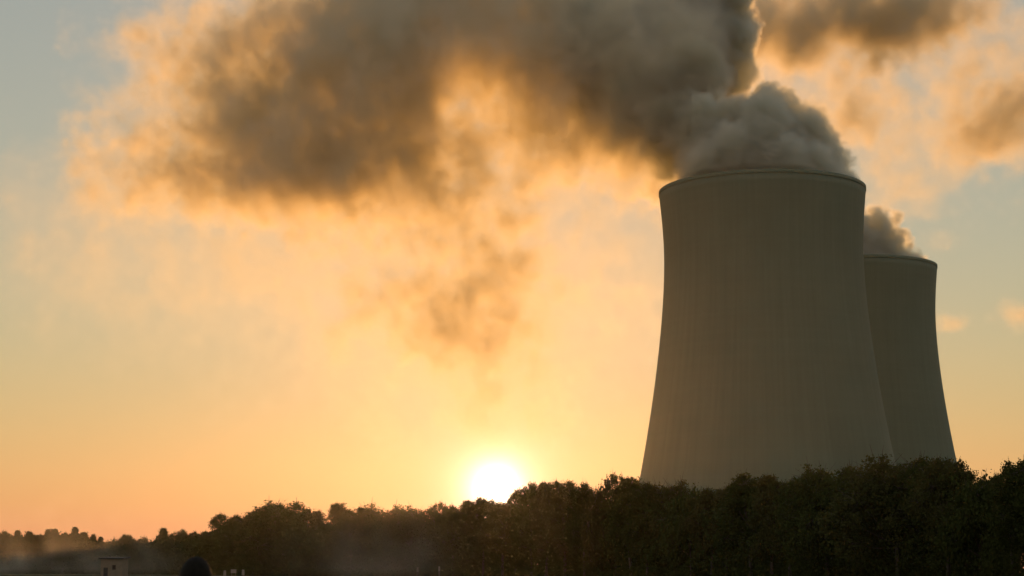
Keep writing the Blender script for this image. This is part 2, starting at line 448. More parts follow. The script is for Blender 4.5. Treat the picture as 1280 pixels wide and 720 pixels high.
def blobs_field(px, py, dY, blobs):
    f = np.zeros(px.shape, np.float32)
    for (bx_, by_, rx, ry, rY, rot, amp) in blobs:
        c, s = math.cos(R(rot)), math.sin(R(rot))
        u = ((px - bx_) * c + (py - by_) * s) / rx; v = (-(px - bx_) * s + (py - by_) * c) / ry
        q = u * u + v * v + (dY / rY) ** 2
        f += amp * np.exp(-1.1 * q ** 1.12)
    return f

def drift(parent):
    vox = 2.6
    # long axis of the grid follows the wind: from the tower away to the left
    a0 = Vector((120, 800)); ang = math.atan2(330, -420)
    shape = (242, 88, 150)
    c, s = math.cos(ang), math.sin(ang)
    half = 88 * vox / 2
    org = (a0.x + s * half, a0.y - c * half, 52.0)
    X, Y, Z = grid_axes(*shape, vox, org, ang)
    wx, wy, wz = (fbm(shape, vox, 90, 4.0, 31 + q) for q in range(3))
    fx, fy = (fbm(shape, vox, 20, 3.2, 41 + q) for q in range(2))
    px, py, _ = project(X, Y, Z)
    # sheet distance across the wind
    dY = ((np.arange(88) - 43.5) * vox)[None, :, None] + 0 * X + wz * 10
    px = px + wx * 24 + fx * 8; py = py + wy * 17 + fy * 7
    blobs = [
        (700, 30, 240, 95, 62, 0, 1.25), (560, 10, 110, 60, 50, 0, 1.0), (820, 110, 110, 75, 50, 25, 1.1), (760, 180, 60, 50, 40, 40, .55),
        (850, 190, 50, 40, 40, 0, .9), (800, 235, 42, 22, 22, 40, .5),
        (450, 110, 90, 85, 55, -20, 1.25), (360, 190, 88, 62, 55, 0, 1.1), (430, 230, 100, 55, 45, 0, .8), (300, 235, 140, 42, 40, 5, .20),
        (290, 110, 90, 70, 40, 30, .34), (310, 40, 90, 50, 36, 0, .36), (180, 170, 70, 110, 36, 0, .09), (170, 235, 90, 40, 32, 0, .12), (400, 20, 80, 50, 40, 0, .7),
        (520, 170, 60, 70, 36, 30, .45), (550, 240, 62, 95, 36, -25, .65), (600, 330, 75, 70, 30, -30, .22), (500, 365, 100, 55, 30, 0, .28), (560, 420, 80, 40, 28, 30, .20),
        (640, 470, 80, 60, 26, 40, .12), (610, 440, 40, 50, 24, 20, .16), (660, 200, 100, 80, 34, 0, .20), (110, 170, 22, 60, 22, 5, .12), (250, 50, 80, 70, 34, 0, .2),
    ]
    f = blobs_field(px, py, dY, blobs)
    # a smooth thin veil of old steam hangs below and round the dense bank
    veil = blobs_field(px, py, dY, [(540, 350, 260, 140, 34, 0, .12), (720, 320, 110, 120, 30, 0, .10), (250, 330, 260, 110, 34, 5, .085), (90, 260, 100, 90, 30, 0, .055),
                                    (590, 480, 120, 60, 26, 0, .09), (622, 510, 40, 90, 22, 0, .16)])
    n = fbm(shape, vox, 40, 3.5, 51); n2 = fbm(shape, vox, 120, 4.0, 53)
    # wispy: noise multiplies the density, and eats more into the thin parts
    n3 = fbm(shape, vox, 16, 3.3, 57)
    w = np.exp(.82 * n + .30 * n2 + .20 * n3 - .15)
    D = f * w
    D = np.clip(D - .022, 0, None) + np.clip(veil * np.exp(.32 * n + .25 * n2) - .008, 0, None)
    D = np.minimum(D, 2.2)
    px0, py0, _ = project(X, Y, Z)
    # keep clear of the tower mouth on the right where the sharp lobes stand
    D *= 1 - smooth(px0, 870, 930)
    D = edge_fade(D, 5); D[D < .006] = 0
    o = voxel_object('drift', D, vox, org, ang, steam_mat('steam_drift', .044, absorb=.23), parent)
    return o

def rear_steam():
    vox = 1.8
    org = (20.0, 905.0, 160.0); shape = (130, 56, 62)
    rng = np.random.default_rng(8)
    base = [px_sphere(*a) for a in ((1092, 312, 955, 34), (1098, 284, 955, 23), (1118, 302, 958, 20), (1075, 300, 955, 34), (1050, 290, 950, 34), (1128, 316, 958, 10),
                                    (1000, 285, 945, 34), (950, 275, 945, 34), (900, 262, 945, 32), (850, 250, 945, 27), (818, 238, 945, 20), (795, 246, 945, 10))]
    for a in range(0, 360, 45): base.append((T2[0] + 27 * math.cos(R(a)), T2[1] + 27 * math.sin(R(a)), 161, 13))
    sp = sprout(base, rng, 2, 9, .4)
    Fd = puff_field(shape, vox, org, sp)
    d = Fd * 6 + fbm(shape, vox, 14, 3.2, 61) * 1.6
    X, Y, Z = grid_axes(*shape, vox, org, 0)
    px, py, _ = project(X, Y, Z)
    soft = 1.8 + 6 * smooth(1000 - px, 0, 200)
    D = np.clip(d / soft, 0, 1)
    rr = np.sqrt((X - T2[0])**2 + (Y - T2[1])**2)
    D *= np.where((rr > 42.5) & (Z < Z_TOP + 2) , 0, 1)
    D = edge_fade(D, 3); D[D < .01] = 0
    o = voxel_object('steam_plume', D, vox, org, 0, steam_mat('steam_rear', .34, absorb=.16, acol=(.62, .68, .1)))
    tag(o, 'small dark puff of steam rising from the rear cooling tower', 'steam plume', 'steam plumes of the cooling towers')

def cloud(name, label, blobs, Yc, ext, seed, dens, vox=4.0, thick=110, wob=1.0, thr=.05, nz_amp=.6):
    x0, y0, x1, y1 = ext
    a = P(x0, y1, Yc); b = P(x1, y0, Yc)
    sx = abs(b.x - a.x); sz = abs(b.z - a.z)
    shape = tuple(int(q / vox) // 2 * 2 + 2 for q in (sx, thick, sz))
    org = (min(a.x, b.x), Yc - thick / 2, min(a.z, b.z))
    X, Y, Z = grid_axes(*shape, vox, org, 0)
    px, py, _ = project(X, Y, Z)
    k = 1300 / Yc
    px = px + fbm(shape, vox, 90 / k, 4, seed) * 16 * wob + fbm(shape, vox, 25 / k, 3.6, seed + 1) * 6 * wob
    py = py + fbm(shape, vox, 90 / k, 4, seed + 2) * 12 * wob + fbm(shape, vox, 25 / k, 3.6, seed + 3) * 6 * wob
    dY = Y - Yc
    f = blobs_field(px, py, dY, blobs)
    D = np.clip(f * np.exp(nz_amp * fbm(shape, vox, 60 / k, 3.7, seed + 4)) - thr, 0, 1.6)
    D = edge_fade(D, 5); D[D < .006] = 0
    o = voxel_object(name, D, vox, org, 0, steam_mat(name + '_steam', dens, absorb=.2))
    tag(o, label, 'cloud', 'loose clouds behind the towers')
    return o

pl = empty('steam_plume', (T1[0], T1[1], 0))
tag(pl, 'vast plume of steam from the nearer cooling tower drifting left across the sky', 'steam plume', 'steam plumes of the cooling towers')
_b = near_billow(pl); _b.location = Vector(_b.location) - pl.location
_d = drift(pl); _d.location = Vector(_d.location) - pl.location
rear_steam()
cloud('cloud', 'ragged brown cloud at the top edge right of the plume', [(1050, 20, 120, 42, 45, -8, 1.0), (1140, 10, 60, 35, 35, 0, .8), (980, 30, 70, 60, 40, 0, .45), (1110, 55, 50, 24, 28, 0, .7)],
      1350, (900, -70, 1290, 210), 71, .075)
cloud('cloud', 'soft orange cloud against the right edge above the rear tower', [(1235, 160, 60, 48, 40, 0, .55), (1290, 150, 50, 50, 40, 0, .55), (1170, 120, 70, 40, 30, 0, .16), (1060, 110, 110, 60, 36, 0, .17), (1200, 60, 60, 40, 30, 0, .2), (1020, 180, 70, 60, 30, 0, .13), (1130, 230, 90, 50, 30, 0, .10), (1270, 60, 60, 70, 30, 0, .16), (1110, 130, 230, 130, 40, 0, .11)],
      1500, (900, -60, 1360, 330), 81, .050)
cloud('cloud', 'thin streaky orange cloud beside the right edge of the rear tower', [(1190, 403, 34, 8, 20, 0, .5), (1276, 395, 30, 14, 20, -15, .55), (1180, 298, 36, 14, 20, 0, .18)],
      1500, (1130, 260, 1340, 440), 91, .022, vox=3, thick=70, wob=.45)
cloud('cloud', 'thin streaky cloud left of the nearer tower beneath the plume', [(800, 368, 90, 12, 26, 3, .22), (770, 400, 120, 20, 26, 5, .14), (800, 440, 90, 18, 26, 0, .08)],
      1500, (620, 320, 860, 480), 95, .022, vox=3.5, thick=80, wob=.5)

# ------------------------------------------------------------------ trees
def leaf_quads(centres, size, rng, droop=.0):
    n = len(centres)
    a = rng.standard_normal((n, 3)); a /= np.linalg.norm(a, axis=1)[:, None]
    b = rng.standard_normal((n, 3)); b -= (a * b).sum(1)[:, None] * a; b /= np.linalg.norm(b, axis=1)[:, None]
    s = size * rng.uniform(.6, 1.35, (n, 1))
    a = a * s; b = b * s * .62
    V = np.stack([centres - a, centres - b * .9 + a * .1, centres + a, centres + b * .9 + a * .1], 1).reshape(-1, 3)
    return V, np.arange(4 * n).reshape(-1, 4)

def tube(V, Fq, p0, p1, r0, r1, seg=6):
    p0 = np.array(p0, float); p1 = np.array(p1, float); d = p1 - p0; L = np.linalg.norm(d)
    if L < 1e-6: return
    d /= L; u = np.cross(d, (0, 0, 1)) if abs(d[2]) < .95 else np.cross(d, (1, 0, 0)); u /= np.linalg.norm(u); w = np.cross(d, u)
    b = len(V)
    for p, r in ((p0, r0), (p1, r1)):
        for k in range(seg):
            t = 2 * math.pi * k / seg; V.append(p + r * (math.cos(t) * u + math.sin(t) * w))
    for k in range(seg): Fq.append((b + k, b + (k + 1) % seg, b + seg + (k + 1) % seg, b + seg + k))

def tree_meshes(name, H, W, kind, seed, leaf=.16, tufts=900, per=16):
    """crown lobes carried on limbs; leaf tufts sit at twig ends"""
    rng = np.random.default_rng(seed)
    TV, TF = [], []
    cen = []
    if kind == 'conifer':
        tube(TV, TF, (0, 0, 0), (0, 0, H * .98), .16, .02, 7)
        for i in range(tufts):
            t = rng.uniform(.08, 1) ** .8; z = H * t
            r = W * .5 * (1 - t) ** .55 * (.75 + .35 * math.sin(z * 4.2 + seed)) * rng.uniform(.2, 1.08) + .08
            a = rng.uniform(0, 6.283)
            cen.append((r * math.cos(a), r * math.sin(a), z - .25 * r))
    else:
        nl = {'round': 15, 'wide': 20, 'tall': 14, 'sparse': 13, 'bush': 12}[kind]
        base = {'round': .30, 'wide': .22, 'tall': .25, 'sparse': .3, 'bush': .04}[kind]
        lean = rng.normal(0, .03, 2)
        top = (lean[0] * H, lean[1] * H, H * .72)
        fork = (lean[0] * H * .4, lean[1] * H * .4, H * max(base, .12))
        r0 = .012 * H + .05
        tube(TV, TF, (0, 0, 0), fork, r0 * 1.25, r0, 9); tube(TV, TF, fork, top, r0, r0 * .3, 8)
        lobes = []
        for i in range(nl):
            t = (i + .5) / nl
            z = H * (base + (1 - base) * t ** .85)
            prof = {'round': math.sin(math.pi * min(1, .18 + t * .80)) ** .6, 'wide': math.sin(math.pi * min(1, .25 + t * .70)) ** .5,
                    'tall': (1 - t) ** .55 * .9 + .08, 'sparse': math.sin(math.pi * min(1, .2 + t * .75)) ** .7, 'bush': math.sqrt(max(.02, 1 - t * t))}[kind]
            a = i * 2.399 + rng.uniform(-.5, .5)
            rr = W * .5 * prof * rng.uniform(.35, .8)
            lr = W * .5 * rng.uniform(.26, .42) * (.8 if kind == 'sparse' else 1)
            z = min(z, H - lr * .6)
            lobes.append((rr * math.cos(a), rr * math.sin(a), z, lr))
        for (x, y, z, lr) in lobes:
            s = rng.uniform(.25, .8); zz = fork[2] + (min(z, top[2]) - fork[2]) * s * .8
            p = (lean[0] * zz, lean[1] * zz, zz); mid = ((p[0] + x) / 2 + rng.normal(0, .2), (p[1] + y) / 2 + rng.normal(0, .2), (p[2] + z) / 2 - .2)
            tube(TV, TF, p, mid, r0 * .42, r0 * .28); tube(TV, TF, mid, (x, y, z), r0 * .28, r0 * .1)
        vol = np.array([l[3] ** 2 for l in lobes]); vol /= vol.sum()
        pick = rng.choice(len(lobes), tufts, p=vol)
        for i in pick:
            x, y, z, lr = lobes[i]
            v = rng.standard_normal(3); v /= np.linalg.norm(v)
            q = lr * rng.uniform(.35, 1.0) ** .5 * rng.uniform(.8, 1.12)
            if rng.random() < (.10 if kind != 'sparse' else .2): q *= rng.uniform(1.1, 1.4)
            c = (x + v[0] * q, y + v[1] * q, z + v[2] * q * .85)
            if rng.random() < .22: tube(TV, TF, (x, y, z), c, .035, .012, 3)
            cen.append(c)
        # leading shoots that break the outline
        for _ in range({'sparse': 14, 'tall': 10}.get(kind, 7)):
            x, y, z, lr = lobes[int(rng.integers(nl * 2 // 3, nl))]
            a = np.array((x, y, z)); dirv = np.array((rng.normal(0, .35), rng.normal(0, .35), 1.0)); dirv /= np.linalg.norm(dirv)
            Ls = lr * rng.uniform(.8, 1.2); e = a + dirv * Ls
            tube(TV, TF, a, e, .05, .015, 4)
            for q in np.linspace(.6, 1.03, 9): cen.append(tuple(a + dirv * Ls * q + rng.normal(0, .10, 3)))
    cen = np.array(cen)
    rep = np.repeat(cen, per, 0)
    spread = rng.uniform(.5, 1.3, (len(cen), 1)).repeat(per, 0)
    sd_ = leaf * (2.0 if kind != 'conifer' else 1.3)
    rep = rep + rng.normal(0, sd_, rep.shape) * spread * (1, 1, .75)
    rep[:, 2] = np.clip(rep[:, 2], .1, None)
    V, Fq = leaf_quads(rep, leaf, rng)
    V = V * (1, 1, H / np.percentile(V[:, 2], 99.9))
    mc = np_mesh('crown', V, Fq); mt = np_mesh('trunk', np.array(TV), np.array(TF))
    return mc, mt

def make_tree(name, H, W, kind, seed, mat, **kw):
    root = empty(name, (0, 0, 0)); root['H'] = H; root['W'] = W
    mc, mt = tree_meshes(name, H, W, kind, seed, **kw)
    link_mesh('crown', mc, mat, root); link_mesh('trunk', mt, M_BARK, root)
    return root

protos = {
    'r1': ('broadleaf_tree', 14, 11, 'round', 1, M_LEAF, dict(tufts=1300)),
    'r2': ('broadleaf_tree', 14, 10, 'round', 2, M_LEAF2, dict(tufts=1200)),
    'w1': ('broadleaf_tree', 13, 14, 'wide', 3, M_LEAF, dict(tufts=1700)),
    'w2': ('broadleaf_tree', 13, 13, 'wide', 4, M_LEAF2, dict(tufts=1500)),
    't1': ('tall_tree', 16, 7.5, 'tall', 5, M_LEAF, dict(tufts=1000)),
    't2': ('tall_tree', 16, 8, 'tall', 6, M_LEAF2, dict(tufts=1000)),
    's1': ('sparse_tree', 14, 9, 'sparse', 7, M_LEAF2, dict(tufts=420, per=13)),
    's2': ('sparse_tree', 14, 10, 'sparse', 8, M_LEAF, dict(tufts=480, per=13)),
    'c1': ('conifer', 17, 7, 'conifer', 9, M_NEEDLE, dict(tufts=1500, leaf=.2)),
    'c2': ('conifer', 17, 6, 'conifer', 10, M_NEEDLE, dict(tufts=1300, leaf=.2)),
    'b1': ('bush', 6, 8, 'bush', 11, M_LEAF, dict(tufts=800)),
    'b2': ('bush', 6, 9, 'bush', 12, M_LEAF2, dict(tufts=800)),
}
made = {}; used = set()
DX = [(-200, 820), (0, 780), (150, 740), (270, 600), (350, 500), (600, 430), (800, 340), (1000, 275), (1280, 200), (1500, 180)]
def dist(px): return float(np.interp(px, [a for a, _ in DX], [b for _, b in DX]))

def place(kind, px, top, wpx, label, group, dz=0, cat=None, D=None, natural=0):
    """tree standing on the ground whose top reaches photo height `top`"""
    D = (D or dist(px)) + dz
    if kind not in made:
        nm, H, W, k, s, m, kw = protos[kind]; made[kind] = make_tree(nm, H, W, k, s, m, **kw)
    if kind in used: o = copy_tree(made[kind])
    else: o = made[kind]; used.add(kind)
    H, W = protos[kind][1], protos[kind][2]
    p = P(px, top, D)
    x = p.x; h = p.z
    sz = h / H; sx = wpx / F * D / W
    if natural: sx = sz * natural
    if natural and kind[0] == 'b': sx = .62 * sz
    o.location = (x, D, -.05); o.rotation_euler = (0, 0, random.uniform(0, 6.28)); o.scale = (sx, sx, sz)
    tag(o, label, cat or {'c': 'conifer', 'b': 'bush'}.get(kind[0], 'tree'), group)
    return o

G_FAR = 'far trees of the misty wood on the left'; G_MID = 'trees of the middle treeline'; G_RIGHT = 'near trees before the towers'
far = [
    ('r1', 4, 664, 26, 'first treetop at the left edge of the photo, in mist'), ('c1', 22, 663, 14, 'narrow far conifer just inside the left edge'),
    ('t1', 36, 664, 18, 'second pointed treetop inside the left edge'), ('r2', 50, 668, 22, 'low rounded far tree between two pointed treetops at far left'),
    ('c2', 60, 662, 13, 'slim far conifer left of the steaming wood'), ('t2', 68, 661, 18, 'far tree with a pointed top behind rising mist'),
    ('r1', 80, 666, 20, 'small round far tree left of the tallest far conifer'), ('c1', 94, 659, 16, 'tallest conifer of the far left wood'),
    ('t1', 105, 665, 14, 'slim far tree just right of the tallest conifer'), ('c2', 117, 668, 12, 'small isolated pointed treetop right of the tallest conifer'),
    ('c1', 126, 671, 10, 'lower pointed treetop beside the isolated one'), ('b1', 140, 674, 22, 'low far tree at the dip in the wood above the shed'),
    ('r2', 158, 668, 24, 'rounded far tree above and right of the shed'), ('b2', 176, 672, 20, 'flat low far tree right of the shed'),
    ('b1', 192, 675, 18, 'lowest far treetop where the skyline dips'), ('t2', 205, 660, 22, 'dark pointed tree rising right of the skyline dip'),
    ('r1', 226, 662, 30, 'round dark tree second after the skyline dip'), ('s1', 242, 664, 20, 'thin-leaved tree before the skyline steps up'),
    ('r2', 258, 664, 24, 'low tree at the foot of the step up in the skyline'),
]
mid = [
    ('s2', 276, 642, 30, 'sparse tree with a feathery top where the skyline steps up'), ('r1', 300, 644, 34, 'round tree left of the big domed tree'),
    ('r2', 318, 640, 26, 'narrow round tree tight against the big domed tree'), ('w1', 355, 627, 66, 'big domed dark tree, highest left of the sun'),
    ('s1', 392, 638, 32, 'see-through tree with sky gaps right of the big dome'), ('t2', 422, 629, 22, 'thin upright tree with loose tufts at its top'),
    ('r1', 440, 637, 30, 'small tree between the thin upright and the wide crown'), ('w2', 468, 631, 60, 'wide rounded crown above the drifting ground mist'),
    ('r2', 503, 636, 34, 'low round tree left of a small gap in the skyline'), ('w1', 518, 634, 46, 'broad low crown midway between dome and sun'),
    ('s2', 549, 628, 26, 'loose spiky tree left of the sun'), ('r1', 567, 632, 30, 'small round tree two places left of the sun'),
    ('t1', 585, 626, 26, 'pointed tree nearest left of the sun'), ('r2', 604, 622, 30, 'tree just left beneath the bright sun'),
    ('r2', 628, 628, 34, 'tree straight below the sun'), ('s1', 645, 612, 28, 'glowing sparse tree touching the right of the sun'),
    ('r1', 664, 604, 34, 'round tree just right of the sun'), ('t2', 682, 603, 26, 'upright tree second right of the sun'),
    ('r2', 706, 601, 36, 'rounded crown midway between sun and nearer tower'), ('r1', 730, 604, 32, 'small round crown left of the skyline notch'),
    ('b2', 750, 609, 28, 'low crown in the notch before the nearer tower'),
]
right = [
    ('s2', 770, 592, 32, 'spiky tree standing proud just left of the nearer tower'), ('t1', 788, 597, 26, 'pointed tree at the left foot of the nearer tower'),
    ('r1', 808, 604, 36, 'round tree covering the left corner of the nearer tower'), ('w2', 838, 602, 50, 'broad crown before the left third of the nearer tower'),
    ('b1', 862, 612, 34, 'low bush in the dip before the nearer tower'), ('r2', 888, 611, 36, 'low tree before the middle of the nearer tower'),
    ('s1', 906, 606, 26, 'sparse low tree before the middle of the nearer tower'), ('r1', 936, 592, 48, 'round crown rising right of the tower middle'),
    ('t2', 962, 594, 30, 'pointed crown between two round ones before the nearer tower'), ('r2', 985, 600, 44, 'lower crown before the right half of the nearer tower'),
    ('w1', 1032, 583, 66, 'wide dark crown before the right third of the nearer tower'), ('s2', 1058, 582, 32, 'twiggy tree beside the wide dark crown'),
    ('b2', 1080, 590, 40, 'dip-filling tree before the right corner of the nearer tower'), ('w2', 1118, 571, 84, 'highest broad crown, where the two towers meet'),
    ('r1', 1150, 572, 58, 'big round crown before the rear tower'), ('r2', 1180, 573, 50, 'round crown at the right foot of the rear tower'),
    ('s1', 1202, 582, 38, 'sloping leafy tree just right of the rear tower'), ('b1', 1222, 597, 48, 'low tree at the bottom of the gap right of the towers'),
    ('s2', 1243, 594, 34, 'thin tree in the gap near the right edge'), ('s1', 1260, 576, 34, 'sprig-topped tree standing out near the right edge'), ('r1', 1290, 574, 64, 'dark tree cut by the right edge of the photo'),
]
for k, px, top, w, lab in far: place(k, px, top, w * (1.6 if k[0] in 'ct' else 1.7), lab, G_FAR, random.uniform(-10, 10), natural=1.15 if k[0] == 'c' else .85)
for k, px, top, w, lab in mid: place(k, px, top, w * 1.9, lab, G_MID, random.uniform(-8, 8))
for k, px, top, w, lab in right: place(k, px, top, w * 2.1, lab, G_RIGHT, random.uniform(-6, 6))

# the dark mass of wood under the skyline: nobody could count it
SKY = [(-60, 668), (0, 670), (60, 668), (95, 666), (130, 678), (190, 678), (210, 668), (262, 668), (280, 652), (320, 650), (345, 636), (372, 636), (395, 652), (430, 646), (470, 640), (500, 644), (540, 642),
       (590, 636), (620, 640), (650, 622), (700, 612), (750, 616), (775, 606), (810, 612), (860, 620), (900, 618), (940, 604), (985, 608), (1030, 596), (1080, 600), (1115, 584), (1180, 584), (1205, 598), (1235, 612), (1262, 596), (1300, 590), (1400, 580)]
def undergrowth():
    rng = np.random.default_rng(77)
    n = 47000
    px = rng.uniform(-330, 1680, n); t = rng.random(n)
    # more of them low down, where the wood is densest
    sky_y = np.interp(px, [a for a, _ in SKY], [b for _, b in SKY]) + np.interp(px, [200, 290], [5, 8]) + 2.5 * np.array([mnoise.noise(Vector((a * .16, 0, 3))) for a in px])
    D = np.interp(px, [a for a, _ in DX], [b for _, b in DX]) + rng.uniform(-13, 1, n) + 66 * rng.random(n) ** 1.5
    u = (px - 640) / F
    top = np.array([P(a, b, d).z for a, b, d in zip(px, sky_y, D)])
    lump = np.array([mnoise.noise(Vector((a * .035, d * .03, 0))) for a, d in zip(px, D)])
    z = (top * (.93 + .20 * np.minimum(lump, .35))) * t
    X = u * D
    c = np.stack([X, D, z], 1)
    per = 14
    Dr = np.repeat(D, per)[:, None]
    rep = np.repeat(c, per, 0) + np.clip(rng.normal(0, 1, (n * per, 3)), -1.4, 1.4) * Dr * .0020
    rep[:, 2] = np.clip(rep[:, 2], .1, None)
    V, Fq = leaf_quads(rep, Dr * .00088, rng)
    o = link_mesh('undergrowth', np_mesh('undergrowth', V, Fq), M_LEAF)
    tag(o, 'dark tangled mass of wood and scrub under the treetops', 'woodland', kind='stuff')
undergrowth()

def grass():
    rng = np.random.default_rng(9)
    n = 26000
    D = 18 + 170 * rng.random(n) ** 1.3
    X = rng.uniform(-.32, .32, n) * D
    h = rng.uniform(.25, .7, n) * (1 + .5 * np.sin(X * .3) * np.sin(D * .2))
    a = rng.uniform(0, 6.28, n); w = .012 + D * .00012
    dx, dy = np.cos(a) * w, np.sin(a) * w
    lx, ly = rng.normal(0, .14, n), rng.normal(0, .14, n)
    z0 = np.full(n, -.12)
    V = np.stack([np.stack([X - dx, D - dy, z0], 1), np.stack([X + dx, D + dy, z0], 1), np.stack([X + dx * .3 + lx, D + dy * .3 + ly, h], 1), np.stack([X - dx * .3 + lx, D - dy * .3 + ly, h], 1)], 1).reshape(-1, 3)
    o = link_mesh('grass', np_mesh('grass', V, np.arange(4 * n).reshape(-1, 4)), M_GRASS)
    tag(o, 'tall dark meadow grass along the bottom of the photo', 'grass', kind='stuff')
grass()

# ------------------------------------------------------------------ small things at the foot of the wood
def shed():
    D = 400; c = P(143, 714, D)
    root = empty('shed', (c.x, D, 0), R(-6))
    W, Dp, Hh = 4.9, 4.0, 3.9
    wall = simple_mat('pale_plaster', (.24, .19, .14), (.30, .24, .18), 1.5, .9, .1)
    bm = bmesh.new(); bx(bm, 0, 0, Hh / 2, W, Dp, Hh); from_bm('wall', bm, wall, root)
    roofm = simple_mat('dark_roofing', (.04, .04, .04), (.08, .075, .07), 2, .8, .1)
    bm = bmesh.new(); v = bx(bm, 0, 0, Hh + .16, W + .9, Dp + .8, .3)
    for q in v:
        if q.co.y > 0: q.co.z += .25
    from_bm('roof', bm, roofm, root)
    fr = simple_mat('window_frame_paint', (.14, .12, .1), (.18, .16, .14), 3)
    bm = bmesh.new()
    wx, wz, ww, wh = .55, 2.15, .8, 1.0
    for (x, z, sx, sz) in ((wx, wz + wh / 2, ww + .12, .07), (wx, wz - wh / 2, ww + .12, .07), (wx - ww / 2, wz, .07, wh - .07), (wx + ww / 2, wz, .07, wh - .07)):
        bx(bm, x, -Dp / 2 - .02, z, sx, .08, sz)
    w = from_bm('window', bm, fr, root)
    g, nt_ = mat_new('dark_glass'); p = N(nt_, 'ShaderNodeBsdfPrincipled'); p.inputs['Base Color'].default_value = (.02, .02, .022, 1); p.inputs['Roughness'].default_value = .12
    nt_.links.new(p.outputs[0], N(nt_, 'ShaderNodeOutputMaterial').inputs[0])
    bm = bmesh.new(); bx(bm, wx, -Dp / 2 - .012, wz, ww - .07, .02, wh - .07); from_bm('pane', bm, g, w)
    bm = bmesh.new(); bx(bm, -1.3, -Dp / 2 - .03, 1.05, .95, .06, 2.1); dr = from_bm('door', bm, roofm, root)
    bm = bmesh.new(); bx(bm, -.95, -Dp / 2 - .09, 1.05, .12, .05, .04); from_bm('handle', bm, fr, dr)
    tag(root, 'small pale shed with a dark flat roof and one dark window below the far wood', 'shed')
shed()

M_WHITE = simple_mat('weathered_white_paint', (.26, .24, .20), (.34, .31, .26), 6, .7, .05)
M_POST = simple_mat('weathered_post', (.12, .10, .08), (.2, .17, .13), 6, .9, .2)
def marker_post(px, top, D, w, label):
    p = P(px, top, D); root = empty('marker_post', (p.x, D, -.1)); h = p.z + .1
    bm = bmesh.new(); bmesh.ops.create_cone(bm, segments=14, radius1=w * .5, radius2=w * .45, depth=h - .45, cap_ends=True); bmesh.ops.translate(bm, vec=(0, 0, (h - .45) / 2), verts=bm.verts)
    from_bm('post', bm, M_POST, root, True)
    bm = bmesh.new(); bmesh.ops.create_cone(bm, segments=14, radius1=w * .62, radius2=w * .5, depth=.44, cap_ends=True); bmesh.ops.translate(bm, vec=(0, 0, h - .22), verts=bm.verts)
    bmesh.ops.bevel(bm, geom=[e for e in bm.edges if e.verts[0].co.z > h - .01 and e.verts[1].co.z > h - .01], offset=.03, segments=2)
    from_bm('cap', bm, M_WHITE, root)
    tag(root, label, 'post', 'white-topped posts in the meadow')
marker_post(281, 713, 150, .19, 'white-topped post nearest the person, left of the small board')
marker_post(304, 712, 150, .19, 'white-topped post right of the small board')
marker_post(522, 709, 170, .16, 'faint pale post beneath the sunlit treeline, left of its twin')
marker_post(549, 708, 170, .16, 'faint pale post right of its twin below the sun')
def notice():
    D = 150; p = P(292, 712.5, D); root = empty('notice_board', (p.x, D, -.1))
    for s in (-1, 1):
        bm = bmesh.new(); bx(bm, s * .16, .03, (p.z + .1) / 2, .05, .05, p.z + .1); from_bm('leg', bm, M_POST, root)
    bm = bmesh.new(); bx(bm, 0, -.01, p.z, .46, .025, .3); bmesh.ops.bevel(bm, geom=bm.edges[:], offset=.005, segments=1); from_bm('panel', bm, M_WHITE, root)
    tag(root, 'small blank white board on short legs between two white-topped posts', 'board')
notice()

